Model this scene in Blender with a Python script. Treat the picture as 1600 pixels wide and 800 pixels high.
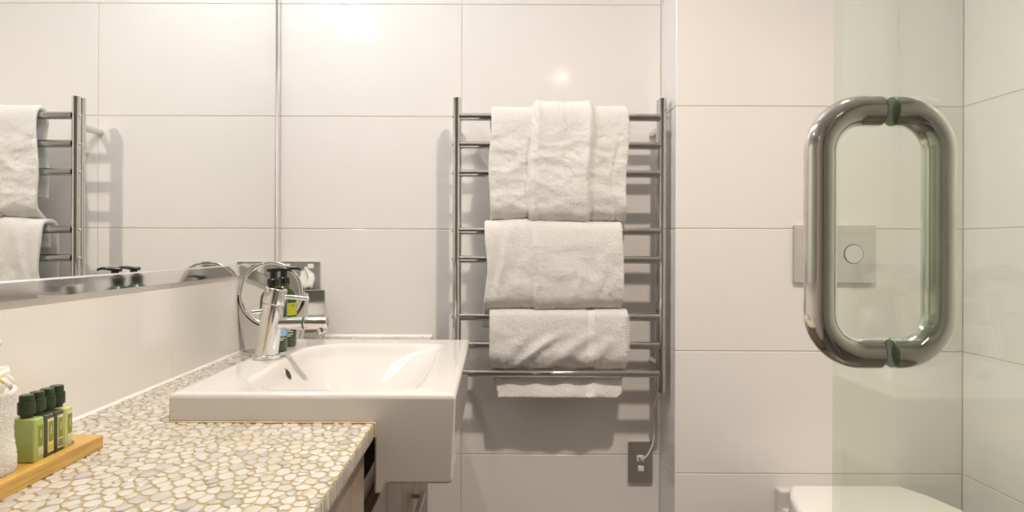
import bpy, bmesh, math, random
from mathutils import Vector, Matrix, noise as mnoise

for o in list(bpy.data.objects):
    bpy.data.objects.remove(o, do_unlink=True)
S = bpy.context.scene
COL = S.collection
PI = math.pi
random.seed(7)

# ------------------------------------------------------------------ camera
CZ = 1.04                       # camera height
cam_d = bpy.data.cameras.new('camera')
cam = bpy.data.objects.new('camera', cam_d)
COL.objects.link(cam)
cam.location = (0, 0, CZ)
cam.rotation_euler = (PI / 2, math.radians(-0.2), 0)
cam_d.sensor_width = 36
cam_d.lens = 24
cam_d.shift_x = 0.01875
cam_d.shift_y = -0.00875
cam_d.clip_start = 0.02
cam_d.dof.use_dof = True
cam_d.dof.focus_distance = 1.3
cam_d.dof.aperture_fstop = 20
S.camera = cam

# ------------------------------------------------------------------ world, view
W = bpy.data.worlds.new('world')
S.world = W
W.use_nodes = True
W.node_tree.nodes['Background'].inputs[0].default_value = (0.9, 0.85, 0.8, 1)
W.node_tree.nodes['Background'].inputs[1].default_value = 0.05
S.view_settings.view_transform = 'Standard'
S.view_settings.look = 'None'
S.view_settings.gamma = 1
S.view_settings.use_curve_mapping = False
S.view_settings.exposure = 0.63

# lamp powers (the lamps themselves are built with their fittings)
WARM = (1.0, 0.865, 0.73)
COOL = (1.0, 1.0, 1.03)
P_MAIN = 10.8       # downlight in front of the vanity
P_REAR = 0.8        # downlights behind the camera
P_TUBE = 39.0        # emission strength of the two tubes above the mirror

# ------------------------------------------------------------------ geometry constants (metres)
XL = -0.574         # left wall face
YB = 1.8224         # back wall face
XR = 0.4476         # side of the boxed-in wall
YP = 1.672          # face of the boxed-in wall
XW = 1.152          # right wall
YREAR = -2.3
ZC = 2.25           # ceiling
ZCT = 0.80          # counter top
ROW0 = 1.087        # a tile joint level

# ------------------------------------------------------------------ helpers
BASE = {}

def tag(o, label=None, cat=None, group=None, kind=None):
    if label: o['label'] = label
    if cat: o['category'] = cat
    if group: o['group'] = group
    if kind: o['kind'] = kind
    return o

def thing(name, label, cat, loc=(0, 0, 0), group=None):
    o = bpy.data.objects.new(name, None)
    o.empty_display_size = 0.02
    COL.objects.link(o)
    o.location = loc
    BASE[o.name] = Vector(loc)
    return tag(o, label, cat, group)

def obj(name, bm, mat, parent=None, sharp=35, loc=None):
    """bm holds world coordinates; the object takes its thing's base (or loc) as origin"""
    if parent is not None:
        L = BASE[parent.name]
    else:
        L = Vector(loc) if loc else Vector((0, 0, 0))
    bmesh.ops.translate(bm, verts=bm.verts, vec=-L)
    bmesh.ops.recalc_face_normals(bm, faces=bm.faces)
    me = bpy.data.meshes.new(name)
    bm.to_mesh(me)
    bm.free()
    mats = mat if isinstance(mat, (list, tuple)) else [mat]
    for m in mats:
        me.materials.append(m)
    if sharp is not None:
        for p in me.polygons:
            p.use_smooth = True
        me.set_sharp_from_angle(angle=math.radians(sharp))
    o = bpy.data.objects.new(name, me)
    COL.objects.link(o)
    if sharp is not None and len(me.polygons) < 6000:
        wn = o.modifiers.new('weighted', 'WEIGHTED_NORMAL'); wn.keep_sharp = True
    if parent is not None:
        o.parent = parent
    else:
        o.location = L
    BASE[o.name] = L
    return o

def box(bm, x0, x1, y0, y1, z0, z1, bev=0, seg=2):
    r = bmesh.ops.create_cube(bm, size=1)
    vs = r['verts']
    for v in vs:
        v.co.x = x0 + (v.co.x + .5) * (x1 - x0)
        v.co.y = y0 + (v.co.y + .5) * (y1 - y0)
        v.co.z = z0 + (v.co.z + .5) * (z1 - z0)
    if bev:
        es = set()
        for v in vs:
            for e in v.link_edges: es.add(e)
        bmesh.ops.bevel(bm, geom=list(es), offset=bev, segments=seg, profile=.5, affect='EDGES')
    return bm

def B(*a, **k):
    return box(bmesh.new(), *a, **k)

def frame_of(d):
    d = Vector(d).normalized()
    up = Vector((0, 0, 1)) if abs(d.z) < .95 else Vector((1, 0, 0))
    u = d.cross(up).normalized()
    v = d.cross(u).normalized()
    return d, u, v

def cyl(bm, p0, p1, r0, r1=None, n=24, bev=0.0):
    """cylinder or cone between two points, optional rounded rim"""
    if r1 is None: r1 = r0
    p0 = Vector(p0); p1 = Vector(p1)
    d, u, v = frame_of(p1 - p0)
    L = (p1 - p0).length
    prof = []
    if bev:
        for k in range(4):
            a = k / 3 * PI / 2
            prof.append((bev * (1 - math.sin(a)) if False else bev * (1 - math.cos(PI/2 - a)) * 0 + bev * (1 - math.sin(a)), r0 - bev + bev * math.sin(a) if False else r0 - bev * (1 - math.sin(a))))
        prof = [(bev * (1 - math.cos(a)), r0 - bev * (1 - math.sin(a))) for a in (0, PI/6, PI/3, PI/2)]
        end = [(L - bev * (1 - math.cos(a)), r1 - bev * (1 - math.sin(a))) for a in (PI/2, PI/3, PI/6, 0)]
        prof += end
    else:
        prof = [(0, r0), (L, r1)]
    rings = []
    for t, r in prof:
        rings.append([bm.verts.new(p0 + d * t + (u * math.cos(2*PI*i/n) + v * math.sin(2*PI*i/n)) * r) for i in range(n)])
    for a, b in zip(rings, rings[1:]):
        for i in range(n):
            bm.faces.new((a[i], a[(i+1) % n], b[(i+1) % n], b[i]))
    bm.faces.new(rings[0][::-1]); bm.faces.new(rings[-1])
    return bm

def C(*a, **k):
    return cyl(bmesh.new(), *a, **k)

def lathe(bm, c, prof, n=32, sx=1, sy=1):
    """prof: (radius, height) list about the vertical axis through c"""
    c = Vector(c)
    rings = []
    for r, h in prof:
        if r < 1e-6:
            rings.append([bm.verts.new(c + Vector((0, 0, h)))])
        else:
            rings.append([bm.verts.new(c + Vector((r*sx*math.cos(2*PI*i/n), r*sy*math.sin(2*PI*i/n), h))) for i in range(n)])
    for a, b in zip(rings, rings[1:]):
        if len(a) == 1 and len(b) == 1: continue
        for i in range(n):
            j = (i + 1) % n
            if len(a) == 1: bm.faces.new((a[0], b[j], b[i]))
            elif len(b) == 1: bm.faces.new((a[i], a[j], b[0]))
            else: bm.faces.new((a[i], a[j], b[j], b[i]))
    if len(rings[0]) > 1: bm.faces.new(rings[0][::-1])
    if len(rings[-1]) > 1: bm.faces.new(rings[-1])
    return bm

def catmull(pts, n=8):
    pts = [Vector(p) for p in pts]
    P = [pts[0] * 2 - pts[1]] + pts + [pts[-1] * 2 - pts[-2]]
    out = []
    for i in range(1, len(P) - 2):
        p0, p1, p2, p3 = P[i-1], P[i], P[i+1], P[i+2]
        for k in range(n):
            t = k / n
            out.append(.5 * ((2*p1) + (p2-p0)*t + (2*p0-5*p1+4*p2-p3)*t*t + (3*p1-p0-3*p2+p3)*t**3))
    out.append(pts[-1])
    return out

def sweep(bm, path, r, n=12, closed=False, rfun=None):
    path = [Vector(p) for p in path]
    m = len(path)
    rings = []
    prev_u = None
    for i, p in enumerate(path):
        if closed:
            d = path[(i+1) % m] - path[i-1]
        else:
            d = path[min(i+1, m-1)] - path[max(i-1, 0)]
        d.normalize()
        if prev_u is None:
            _, u, _ = frame_of(d)
        else:
            u = (prev_u - d * prev_u.dot(d)).normalized()
        v = d.cross(u)
        prev_u = u
        rr = rfun(i / (m - 1)) if rfun else r
        rings.append([bm.verts.new(p + (u*math.cos(2*PI*k/n) + v*math.sin(2*PI*k/n)) * rr) for k in range(n)])
    rng = range(m) if closed else range(m - 1)
    for i in rng:
        a, b = rings[i], rings[(i+1) % m]
        for k in range(n):
            bm.faces.new((a[k], a[(k+1) % n], b[(k+1) % n], b[k]))
    if not closed:
        bm.faces.new(rings[0][::-1]); bm.faces.new(rings[-1])
    return bm

def prism(bm, poly, h0, h1, axis='z', bev=0, seg=2):
    """extrude a 2-D polygon: axis z -> (x,y), axis x -> (y,z), axis y -> (x,z)"""
    def P(a, b, h):
        return {'z': (a, b, h), 'x': (h, a, b), 'y': (a, h, b)}[axis]
    lo = [bm.verts.new(P(a, b, h0)) for a, b in poly]
    hi = [bm.verts.new(P(a, b, h1)) for a, b in poly]
    n = len(poly)
    fs = [bm.faces.new(lo[::-1]), bm.faces.new(hi)]
    for i in range(n):
        fs.append(bm.faces.new((lo[i], lo[(i+1) % n], hi[(i+1) % n], hi[i])))
    bmesh.ops.recalc_face_normals(bm, faces=fs)
    if bev:
        es = set(e for f in fs[:2] for e in f.edges)
        bmesh.ops.bevel(bm, geom=list(es), offset=bev, segments=seg, profile=.5, affect='EDGES')
    return bm

def rrect(cx, cy, w, h, r, n=6):
    out = []
    for sx, sy, a0 in ((1, 1, 0), (-1, 1, PI/2), (-1, -1, PI), (1, -1, 3*PI/2)):
        for k in range(n + 1):
            a = a0 + k / n * PI / 2
            out.append((cx + sx*(w/2 - r) + r*math.cos(a), cy + sy*(h/2 - r) + r*math.sin(a)))
    return out

# ------------------------------------------------------------------ materials
def mat(name, col=(.8, .8, .8), rough=.5, metal=0.0, spec=.5, **kw):
    m = bpy.data.materials.new(name)
    m.use_nodes = True
    b = m.node_tree.nodes['Principled BSDF']
    b.inputs['Base Color'].default_value = (*col, 1)
    b.inputs['Roughness'].default_value = rough
    b.inputs['Metallic'].default_value = metal
    b.inputs['Specular IOR Level'].default_value = spec
    for k, v in kw.items():
        b.inputs[k].default_value = v
    return m

def nodes(m):
    nt = m.node_tree
    return nt, nt.nodes['Principled BSDF']

def noise_bump(m, scale, strength, dist=.001, detail=3, coord='Object', stretch=None):
    nt, b = nodes(m)
    tc = nt.nodes.new('ShaderNodeTexCoord')
    nz = nt.nodes.new('ShaderNodeTexNoise')
    nz.inputs['Scale'].default_value = scale
    nz.inputs['Detail'].default_value = detail
    if stretch:
        mp = nt.nodes.new('ShaderNodeMapping')
        mp.inputs['Scale'].default_value = stretch
        nt.links.new(tc.outputs[coord], mp.inputs[0])
        nt.links.new(mp.outputs[0], nz.inputs['Vector'])
    else:
        nt.links.new(tc.outputs[coord], nz.inputs['Vector'])
    bp = nt.nodes.new('ShaderNodeBump')
    bp.inputs['Strength'].default_value = strength
    bp.inputs['Distance'].default_value = dist
    nt.links.new(nz.outputs['Fac'], bp.inputs['Height'])
    nt.links.new(bp.outputs['Normal'], b.inputs['Normal'])
    return m

def noise_colour(m, c0, c1, scale, detail=4, stretch=None, lo=.35, hi=.65, coord='Object'):
    nt, b = nodes(m)
    tc = nt.nodes.new('ShaderNodeTexCoord')
    mp = nt.nodes.new('ShaderNodeMapping')
    if stretch: mp.inputs['Scale'].default_value = stretch
    nz = nt.nodes.new('ShaderNodeTexNoise')
    nz.inputs['Scale'].default_value = scale
    nz.inputs['Detail'].default_value = detail
    cr = nt.nodes.new('ShaderNodeValToRGB')
    cr.color_ramp.elements[0].position = lo
    cr.color_ramp.elements[1].position = hi
    cr.color_ramp.elements[0].color = (*c0, 1)
    cr.color_ramp.elements[1].color = (*c1, 1)
    nt.links.new(tc.outputs[coord], mp.inputs[0])
    nt.links.new(mp.outputs[0], nz.inputs['Vector'])
    nt.links.new(nz.outputs['Fac'], cr.inputs[0])
    nt.links.new(cr.outputs[0], b.inputs['Base Color'])
    return m

M = {}
M['tile'] = noise_bump(mat('glazed_tile', (.83, .81, .785), .09, spec=.5), 2.2, .10, .004, 1)
M['grout'] = noise_bump(mat('tile_grout', (.66, .57, .47), .8), 300, .3)
M['paint'] = noise_bump(mat('ceiling_paint', (.88, .86, .83), .7), 120, .1)
M['floor'] = noise_colour(mat('floor_tile', (.3, .27, .24), .35), (.12, .10, .085), (.18, .155, .13), 6)
M['chrome'] = mat('polished_chrome', (.74, .73, .71), .06, 1)
M['steel_tube'] = mat('polished_steel_tube', (.69, .685, .67), .035, 1)
M['satin'] = mat('satin_metal', (.72, .71, .69), .28, 1)
M['steel'] = noise_bump(mat('brushed_steel', (.56, .55, .52), .33, 1), 60, .12, .0005, 2, 'Object', (30, 1, 1))
M['handle'] = noise_bump(mat('polished_handle_steel', (.70, .685, .66), .09, 1), 40, .04, .0005, 2)
M['mirror'] = mat('mirror_glass', (.94, .95, .93), .0, 1)
M['ceramic'] = mat('glazed_ceramic', (.67, .645, .615), .06, spec=.5)
M['white_plastic'] = mat('white_plastic', (.85, .84, .80), .3)
M['dark'] = mat('dark_slot', (.02, .02, .02), .6)
M['rubber'] = mat('black_rubber', (.03, .03, .03), .5)
M['black_plastic'] = mat('black_pump_plastic', (.010, .013, .011), .22)
M['silicone'] = mat('white_silicone', (.86, .83, .78), .35)
M['caulk'] = noise_colour(mat('aged_caulk', (.62, .48, .28), .5), (.74, .64, .48), (.52, .38, .2), 25)
M['tissue'] = noise_bump(mat('tissue_paper', (.9, .89, .86), .85), 60, .25, .002)
M['door_wood'] = noise_colour(mat('door_brown', (.16, .11, .075), .45), (.26, .20, .15), (.34, .27, .21), 5, 4, (1, 1, .08))
M['cab'] = noise_colour(mat('cabinet_laminate', (.2, .15, .11), .35), (.20, .145, .105), (.31, .235, .175), 14, 5, (1, 1, .07))
M['bamboo'] = noise_colour(mat('bamboo', (.6, .36, .13), .35), (.50, .29, .06), (.65, .41, .105), 40, 4, (6, .35, 6))
noise_bump(M['bamboo'], 60, .08, .0005, 3, 'Object', (6, .3, 6))
M['resin'] = noise_colour(mat('pebble_resin', (.55, .44, .24), .3), (.31, .24, .11), (.45, .36, .19), 120)

def pebble_mat(name, c0, c1):
    m = noise_colour(mat(name, c0, .22, spec=.5), c0, c1, 55, 3, None, .3, .7)
    return m
M['pebbles'] = [
    pebble_mat('pebble_white', (0.574, 0.544, 0.487), (0.629, 0.598, 0.543)),
    pebble_mat('pebble_cream', (0.519, 0.476, 0.396), (0.592, 0.552, 0.478)),
    pebble_mat('pebble_pale_grey', (0.447, 0.426, 0.392), (0.547, 0.522, 0.478)),
    pebble_mat('pebble_grey', (0.386, 0.367, 0.336), (0.495, 0.469, 0.430)),
    pebble_mat('pebble_tan', (0.438, 0.386, 0.299), (0.529, 0.481, 0.400)),
]

def terry(name, band=None):
    m = mat(name, (.87, .855, .825), .95, spec=.1)
    nt, b = nodes(m)
    b.inputs['Sheen Weight'].default_value = .25
    b.inputs['Sheen Roughness'].default_value = .6
    tc = nt.nodes.new('ShaderNodeTexCoord')
    n1 = nt.nodes.new('ShaderNodeTexNoise'); n1.inputs['Scale'].default_value = 800; n1.inputs['Detail'].default_value = 2
    n2 = nt.nodes.new('ShaderNodeTexNoise'); n2.inputs['Scale'].default_value = 260; n2.inputs['Detail'].default_value = 3
    ad = nt.nodes.new('ShaderNodeMath'); ad.operation = 'ADD'
    nt.links.new(tc.outputs['Object'], n1.inputs['Vector'])
    nt.links.new(tc.outputs['Object'], n2.inputs['Vector'])
    nt.links.new(n1.outputs['Fac'], ad.inputs[0]); nt.links.new(n2.outputs['Fac'], ad.inputs[1])
    bp = nt.nodes.new('ShaderNodeBump')
    bp.inputs['Strength'].default_value = 1.0
    bp.inputs['Distance'].default_value = .0022
    nt.links.new(ad.outputs[0], bp.inputs['Height'])
    nt.links.new(bp.outputs[0], b.inputs['Normal'])
    return m
M['terry'] = terry('white_terry')
M['weave'] = noise_bump(mat('flat_weave', (.80, .785, .755), .85, spec=.1), 500, .25, .0005)

def bottle_glass(name, col, rough=.12):
    return mat(name, col, rough, spec=.5, **{'Coat Weight': .4})
M['green_bottle'] = bottle_glass('dark_green_bottle', (.022, .044, .007), .10)
M['cap_green'] = mat('dark_green_cap', (.022, .040, .014), .28)
M['lime'] = bottle_glass('light_green_liquid', (.42, .52, .16), .25)
M['olive'] = bottle_glass('dark_olive_liquid', (.075, .085, .045), .2)
M['pale_lime'] = bottle_glass('pale_lime_liquid', (.60, .64, .24), .25)
M['label_cream'] = mat('label_cream', (.66, .64, .46), .5)
M['label_green'] = mat('label_green', (.24, .28, .02), .45)
M['label_dkgreen'] = mat('label_dark_green', (.14, .17, .015), .45)
M['label_yellow'] = mat('label_yellow', (.75, .58, .02), .45)
M['label_blue'] = mat('label_blue', (.22, .42, .75), .45)
M['label_lime'] = mat('label_lime', (.42, .46, .01), .45)
M['print'] = mat('white_print', (.8, .8, .76), .5)
M['print_grey'] = mat('grey_print', (.45, .5, .35), .5)
M['petal'] = mat('white_petal', (.86, .84, .79), .6, **{'Subsurface Weight': .0})
M['stem'] = mat('green_stem', (.40, .42, .09), .5)
M['petal_core'] = mat('petal_core', (.75, .6, .12), .5)

def emission(name, col, strength):
    m = bpy.data.materials.new(name); m.use_nodes = True
    nt = m.node_tree
    for n in list(nt.nodes): nt.nodes.remove(n)
    e = nt.nodes.new('ShaderNodeEmission'); e.inputs[0].default_value = (*col, 1); e.inputs[1].default_value = strength
    out = nt.nodes.new('ShaderNodeOutputMaterial')
    nt.links.new(e.outputs[0], out.inputs[0])
    return m
M['tube_light'] = emission('lit_tube', COOL, P_TUBE)
M['lens_light'] = emission('lit_lens', WARM, 4)

def pane_glass():
    m = bpy.data.materials.new('green_tinted_glass'); m.use_nodes = True
    nt = m.node_tree
    for n in list(nt.nodes): nt.nodes.remove(n)
    N = nt.nodes.new
    geo = N('ShaderNodeNewGeometry')
    dot = N('ShaderNodeVectorMath'); dot.operation = 'DOT_PRODUCT'
    nt.links.new(geo.outputs['Incoming'], dot.inputs[0]); nt.links.new(geo.outputs['Normal'], dot.inputs[1])
    ab = N('ShaderNodeMath'); ab.operation = 'ABSOLUTE'; nt.links.new(dot.outputs['Value'], ab.inputs[0])
    om = N('ShaderNodeMath'); om.operation = 'SUBTRACT'; om.inputs[0].default_value = 1; nt.links.new(ab.outputs[0], om.inputs[1])
    pw = N('ShaderNodeMath'); pw.operation = 'POWER'; pw.inputs[1].default_value = 5; nt.links.new(om.outputs[0], pw.inputs[0])
    fr = N('ShaderNodeMath'); fr.operation = 'MULTIPLY_ADD'; fr.inputs[1].default_value = .96; fr.inputs[2].default_value = .04
    nt.links.new(pw.outputs[0], fr.inputs[0])
    tr = N('ShaderNodeBsdfTransparent'); tr.inputs[0].default_value = (.915, .957, .912, 1)
    gl = N('ShaderNodeBsdfGlossy'); gl.inputs['Roughness'].default_value = .0; gl.inputs[0].default_value = (.97, 1, .97, 1)
    mx = N('ShaderNodeMixShader')
    nt.links.new(fr.outputs[0], mx.inputs[0]); nt.links.new(tr.outputs[0], mx.inputs[1]); nt.links.new(gl.outputs[0], mx.inputs[2])
    out = N('ShaderNodeOutputMaterial'); nt.links.new(mx.outputs[0], out.inputs[0])
    return m
M['pane'] = pane_glass()
M['edge_glass'] = mat('green_glass_edge', (.12, .2, .15), .15)

# ------------------------------------------------------------------ the room
def struct(name, bm, m, parent=None):
    o = obj(name, bm, m, parent, sharp=30)
    if parent is None: o['kind'] = 'structure'
    return o

T_TH = .0012      # how far a tile stands proud of its joint
GAP = .0011       # half joint
TILE_CACHE = {}

def tile_mesh(w, h):
    k = (round(w, 5), round(h, 5))
    if k in TILE_CACHE: return TILE_CACHE[k]
    bm = bmesh.new()
    b = .0009
    z = T_TH
    def ring(i, zz): return [bm.verts.new((sx*(w/2 - i), sy*(h/2 - i), zz)) for sx, sy in ((-1,-1),(1,-1),(1,1),(-1,1))]
    r0, r1, r2 = ring(0, -.0005), ring(0, z - b*.8), ring(b, z)
    for a, c in ((r0, r1), (r1, r2)):
        for i in range(4):
            bm.faces.new((a[i], a[(i+1) % 4], c[(i+1) % 4], c[i]))
    bm.faces.new(r2); bm.faces.new(r0[::-1])
    me = bpy.data.meshes.new('tile')
    bm.to_mesh(me); bm.free()
    me.materials.append(M['tile'])
    TILE_CACHE[k] = me
    return me

def tile_wall(wall, us, vs, place):
    """us, vs: joint positions along the wall and up; place(u, v) -> matrix of a tile centred there"""
    for i in range(len(us) - 1):
        for j in range(len(vs) - 1):
            w = us[i+1] - us[i] - 2*GAP; h = vs[j+1] - vs[j] - 2*GAP
            if w < .01 or h < .01: continue
            o = bpy.data.objects.new('tile', tile_mesh(w, h))
            COL.objects.link(o)
            o.parent = wall
            o.matrix_local = place((us[i]+us[i+1])/2, (vs[j]+vs[j+1])/2)

ROWS = [0, .187, .487, .787, 1.087, 1.387, 1.687, 1.987, ZC]
def rotm(cols, loc):
    m = Matrix((cols[0], cols[1], cols[2])).transposed().to_4x4()
    m.translation = Vector(loc)
    return m
eps = T_TH
floor = struct('floor', B(XL-.1, XW+.1, YREAR-.1, YB+.1, -.08, 0), M['floor'])
ceil = struct('ceiling', B(XL-.1, XW+.1, YREAR-.1, YB+.1, ZC, ZC+.08), M['paint'])

wb = struct('wall_back', B(XL-.1, XR+.005, YB+eps, YB+.1, 0, ZC), M['grout'])
tile_wall(wb, [XL, -.084, XR], ROWS, lambda u, v: rotm(((1,0,0),(0,0,1),(0,-1,0)), (u, YB+eps, v)))
wl = struct('wall_left', B(XL-.1, XL-eps, YREAR-.1, YB+.1, 0, ZC), M['grout'])
tile_wall(wl, [YREAR, -1.775, -1.175, -.575, .0246, .6246, 1.2246, YB], ROWS, lambda u, v: rotm(((0,1,0),(0,0,1),(1,0,0)), (XL-eps, u, v)))
wp = struct('wall_back_right', B(XR+eps, XW+.1, YP+eps, YB+.1, 0, ZC), M['grout'])
tile_wall(wp, [XR, XW], ROWS, lambda u, v: rotm(((1,0,0),(0,0,1),(0,-1,0)), (u, YP+eps, v)))
tile_wall(wp, [YP, YB], ROWS, lambda u, v: rotm(((0,-1,0),(0,0,1),(-1,0,0)), (XR+eps, u, v)))
wr = struct('wall_right', B(XW+eps, XW+.1, YREAR-.1, YB+.1, 0, ZC), M['grout'])
tile_wall(wr, [YREAR, -1.928, -1.328, -.728, -.128, .472, 1.072, YP], ROWS, lambda u, v: rotm(((0,-1,0),(0,0,1),(-1,0,0)), (XW+eps, u, v)))
struct('wall_rear', B(XL-.1, XW+.1, YREAR-.1, YREAR, 0, ZC), M['paint'])
# tiled nib wall that carries the shower door, beside and behind the camera
struct('wall_nib', B(.232, .270, -.62, -.50, 0, ZC), M['tile'])
d = struct('added_door_1', B(-.35, .45, YREAR, YREAR+.04, 0, 2.04, .003), M['door_wood'])  # unseen door added to give the chrome something dark to reflect
obj('door_handle', C((.37, YREAR+.09, 1.0), (.25, YREAR+.09, 1.0), .009, bev=.003), M['satin'], d)

# ------------------------------------------------------------------ lamps
def downlight(x, y, power, label, spread=None):
    t = thing('downlight', label, 'light', (x, y, ZC), 'recessed downlights in the ceiling')
    bm = bmesh.new()
    lathe(bm, (x, y, ZC), [(.046, -.001), (.046, -.006), (.050, -.0085), (.060, -.005), (.062, 0), (.046, -.0005)], 36)
    obj('trim_ring', bm, M['satin'], t)
    bm = bmesh.new(); lathe(bm, (x, y, ZC), [(.045, -.0005), (.045, -.002), (0, -.0025)], 32)
    obj('lens', bm, M['lens_light'], t)
    ld = bpy.data.lights.new('downlight_lamp', 'AREA')
    ld.shape = 'DISK'; ld.size = .085; ld.energy = power; ld.color = WARM
    if spread: ld.spread = spread
    lo = bpy.data.objects.new('downlight_lamp', ld)
    COL.objects.link(lo); lo.parent = t; lo.location = (0, 0, -.004)
    return t
downlight(.36, .70, P_MAIN, 'round recessed downlight in the ceiling in front of the vanity', math.radians(145))
downlight(.33, -1.18, P_REAR, 'round recessed downlight in the ceiling, left of the pair near the door')
downlight(.48, -1.18, P_REAR, 'round recessed downlight in the ceiling, right of the pair near the door')

LX, LZ = -.530, 1.945
t = thing('vanity_light', 'slim tube strip light in front of the top of the large mirror', 'light', (LX, 1.24, LZ))
obj('housing', B(LX-.012, LX+.012, +.77, 1.71, LZ+.016, LZ+.034, .003), M['white_plastic'], t)
obj('tube', C((LX, .79, LZ), (LX, 1.68, LZ), .013, n=16), M['tube_light'], t)
for yy in (.775, 1.68):
    obj('tube_holder', B(LX-.010, LX+.010, yy, yy+.015, LZ-.010, LZ+.014, .002), M['white_plastic'], t)
for yy in (.92, 1.52):
    obj('wall_arm', B(XL+.004, LX-.008, yy, yy+.03, LZ+.016, LZ+.028, .002), M['satin'], t)

# ------------------------------------------------------------------ counter top with its sliced pebbles
CX1 = -.161
CY0 = .30
BX0, BX1, BY0, BY1 = -.440, -.0496, .927, 1.480      # basin rim footprint
BH = ZCT + .040                                       # basin rim level
t = thing('countertop', 'pale pebble mosaic countertop along the left wall under the mirror', 'countertop', ((XL+CX1)/2, 1.0, ZCT-.021))
u_poly = [(XL+.001, CY0), (CX1, CY0), (CX1, BY0+.012), (-.40, BY0+.012), (-.40, BY1-.012), (CX1, BY1-.012), (CX1, YB-.001), (XL+.001, YB-.001)]
counter = t
obj('slab', prism(bmesh.new(), u_poly, ZCT-.021, ZCT-.0006), M['resin'], t, sharp=20)

def make_pebbles():
    rng = random.Random(11)
    YS = 1.38                                # pebbles are laid a little longer along the counter
    x0, x1, y0, y1 = XL, CX1, CY0/YS, YB/YS
    BY0_, BY1_ = BY0/YS, BY1/YS
    cell = .02
    grid = {}
    pts = []
    def inside_basin(x, y, m):
        return BX0 + m < x and BY0_ + m < y < BY1_ - m
    tries = 0
    for phase, (rlo, rhi, n) in enumerate(((.0060, .0080, 3500), (.0046, .0064, 16000), (.0033, .0046, 40000))):
        for _ in range(n):
            x = rng.uniform(x0, x1); y = rng.uniform(y0, y1)
            if inside_basin(x, y, .006): continue
            r = rng.uniform(rlo, rhi)
            gx, gy = int((x - x0)/cell), int((y - y0)/cell)
            ok = True
            for i in (-1, 0, 1):
                for j in (-1, 0, 1):
                    for q in grid.get((gx+i, gy+j), ()):
                        qx, qy, qr = pts[q]
                        if (qx-x)**2 + (qy-y)**2 < ((qr + r)*.93)**2:
                            ok = False; break
                    if not ok: break
                if not ok: break
            if ok:
                grid.setdefault((gx, gy), []).append(len(pts))
                pts.append((x, y, r))
    out = []
    for k, (x, y, r) in enumerate(pts):
        R = .019
        poly = [(x + R*math.cos(a*PI/6), y + R*math.sin(a*PI/6)) for a in range(12)]
        gx, gy = int((x - x0)/cell), int((y - y0)/cell)
        planes = []
        for i in (-2, -1, 0, 1, 2):
            for j in (-2, -1, 0, 1, 2):
                for q in grid.get((gx+i, gy+j), ()):
                    if q == k: continue
                    qx, qy, qr = pts[q]
                    dx, dy = qx - x, qy - y
                    D = math.hypot(dx, dy)
                    if D > .045: continue
                    s = (D*D + r*r - qr*qr) / (2*D)      # power diagram
                    planes.append((dx/D, dy/D, s - .0008))
        planes += [(1, 0, x1 - x - .0004), (-1, 0, x - x0 - .002), (0, 1, y1 - y - .001), (0, -1, y - y0 - .0004)]
        # keep clear of the basin footprint
        if x < BX0: 
            if BY0_ < y < BY1_: planes.append((1, 0, BX0 - x - .0008))
        elif y < BY0_: planes.append((0, 1, BY0_ - y - .0008))
        elif y > BY1_: planes.append((0, -1, y - BY1_ - .0008))
        for nx, ny, s in planes:
            new = []
            m = len(poly)
            for a in range(m):
                p, q = poly[a], poly[(a+1) % m]
                dp = (p[0]-x)*nx + (p[1]-y)*ny - s
                dq = (q[0]-x)*nx + (q[1]-y)*ny - s
                if dp <= 0: new.append(p)
                if dp * dq < 0:
                    tt = dp / (dp - dq)
                    new.append((p[0] + (q[0]-p[0])*tt, p[1] + (q[1]-p[1])*tt))
            poly = new
            if len(poly) < 3: break
        if len(poly) < 3: continue
        A = sum(poly[a][0]*poly[(a+1) % len(poly)][1] - poly[(a+1) % len(poly)][0]*poly[a][1] for a in range(len(poly)))/2
        if A < 6e-6: continue
        cx = sum(p[0] for p in poly)/len(poly); cy = sum(p[1] for p in poly)/len(poly)
        # resample by angle and round the corners
        N = 11
        ph = rng.uniform(0, 1)
        res = []
        for a in range(N):
            th = 2*PI*(a + ph)/N
            dx, dy = math.cos(th), math.sin(th)
            best = 1
            m = len(poly)
            for b in range(m):
                p, q = poly[b], poly[(b+1) % m]
                ex, ey = q[0]-p[0], q[1]-p[1]
                den = dx*ey - dy*ex
                if abs(den) < 1e-12: continue
                tt = ((p[0]-cx)*ey - (p[1]-cy)*ex)/den
                ss = ((p[0]-cx)*dy - (p[1]-cy)*dx)/den
                if tt > 0 and -1e-6 <= ss <= 1+1e-6: best = min(best, tt)
            if best < 1: res.append((best, th))
        if len(res) < 8: continue
        ds = [r_[0] for r_ in res]
        mean = sum(ds)/len(ds)
        fin = []
        for a, (dd, th) in enumerate(res):
            dd2 = min(dd, mean*1.16)
            dd2 = dd2*.8 + .2*min(dd2, (ds[a-1] + ds[(a+1) % len(ds)])/2)
            fin.append((cx + dd2*math.cos(th), cy + dd2*math.sin(th)))
        out.append((cx, cy*YS, [(a_, b_*YS) for a_, b_ in fin], rng.random(), rng.uniform(.0001, .0007)))
    return out

def pebble_into(bm, fin, cx, cy, hz, mi):
    lo = [bm.verts.new((x, y, ZCT - .0015)) for x, y in fin]
    md = [bm.verts.new((x, y, ZCT - .0002)) for x, y in fin]
    hi = [bm.verts.new((cx + (x-cx)*.90, cy + (y-cy)*.90, ZCT + hz)) for x, y in fin]
    n = len(fin)
    for a, b in ((lo, md), (md, hi)):
        for i in range(n):
            f = bm.faces.new((a[i], a[(i+1) % n], b[(i+1) % n], b[i])); f.material_index = mi
    f = bm.faces.new(hi); f.material_index = mi

def pebble_kind(r):
    return 0 if r < .52 else 1 if r < .72 else 2 if r < .90 else 3 if r < .94 else 4

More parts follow.
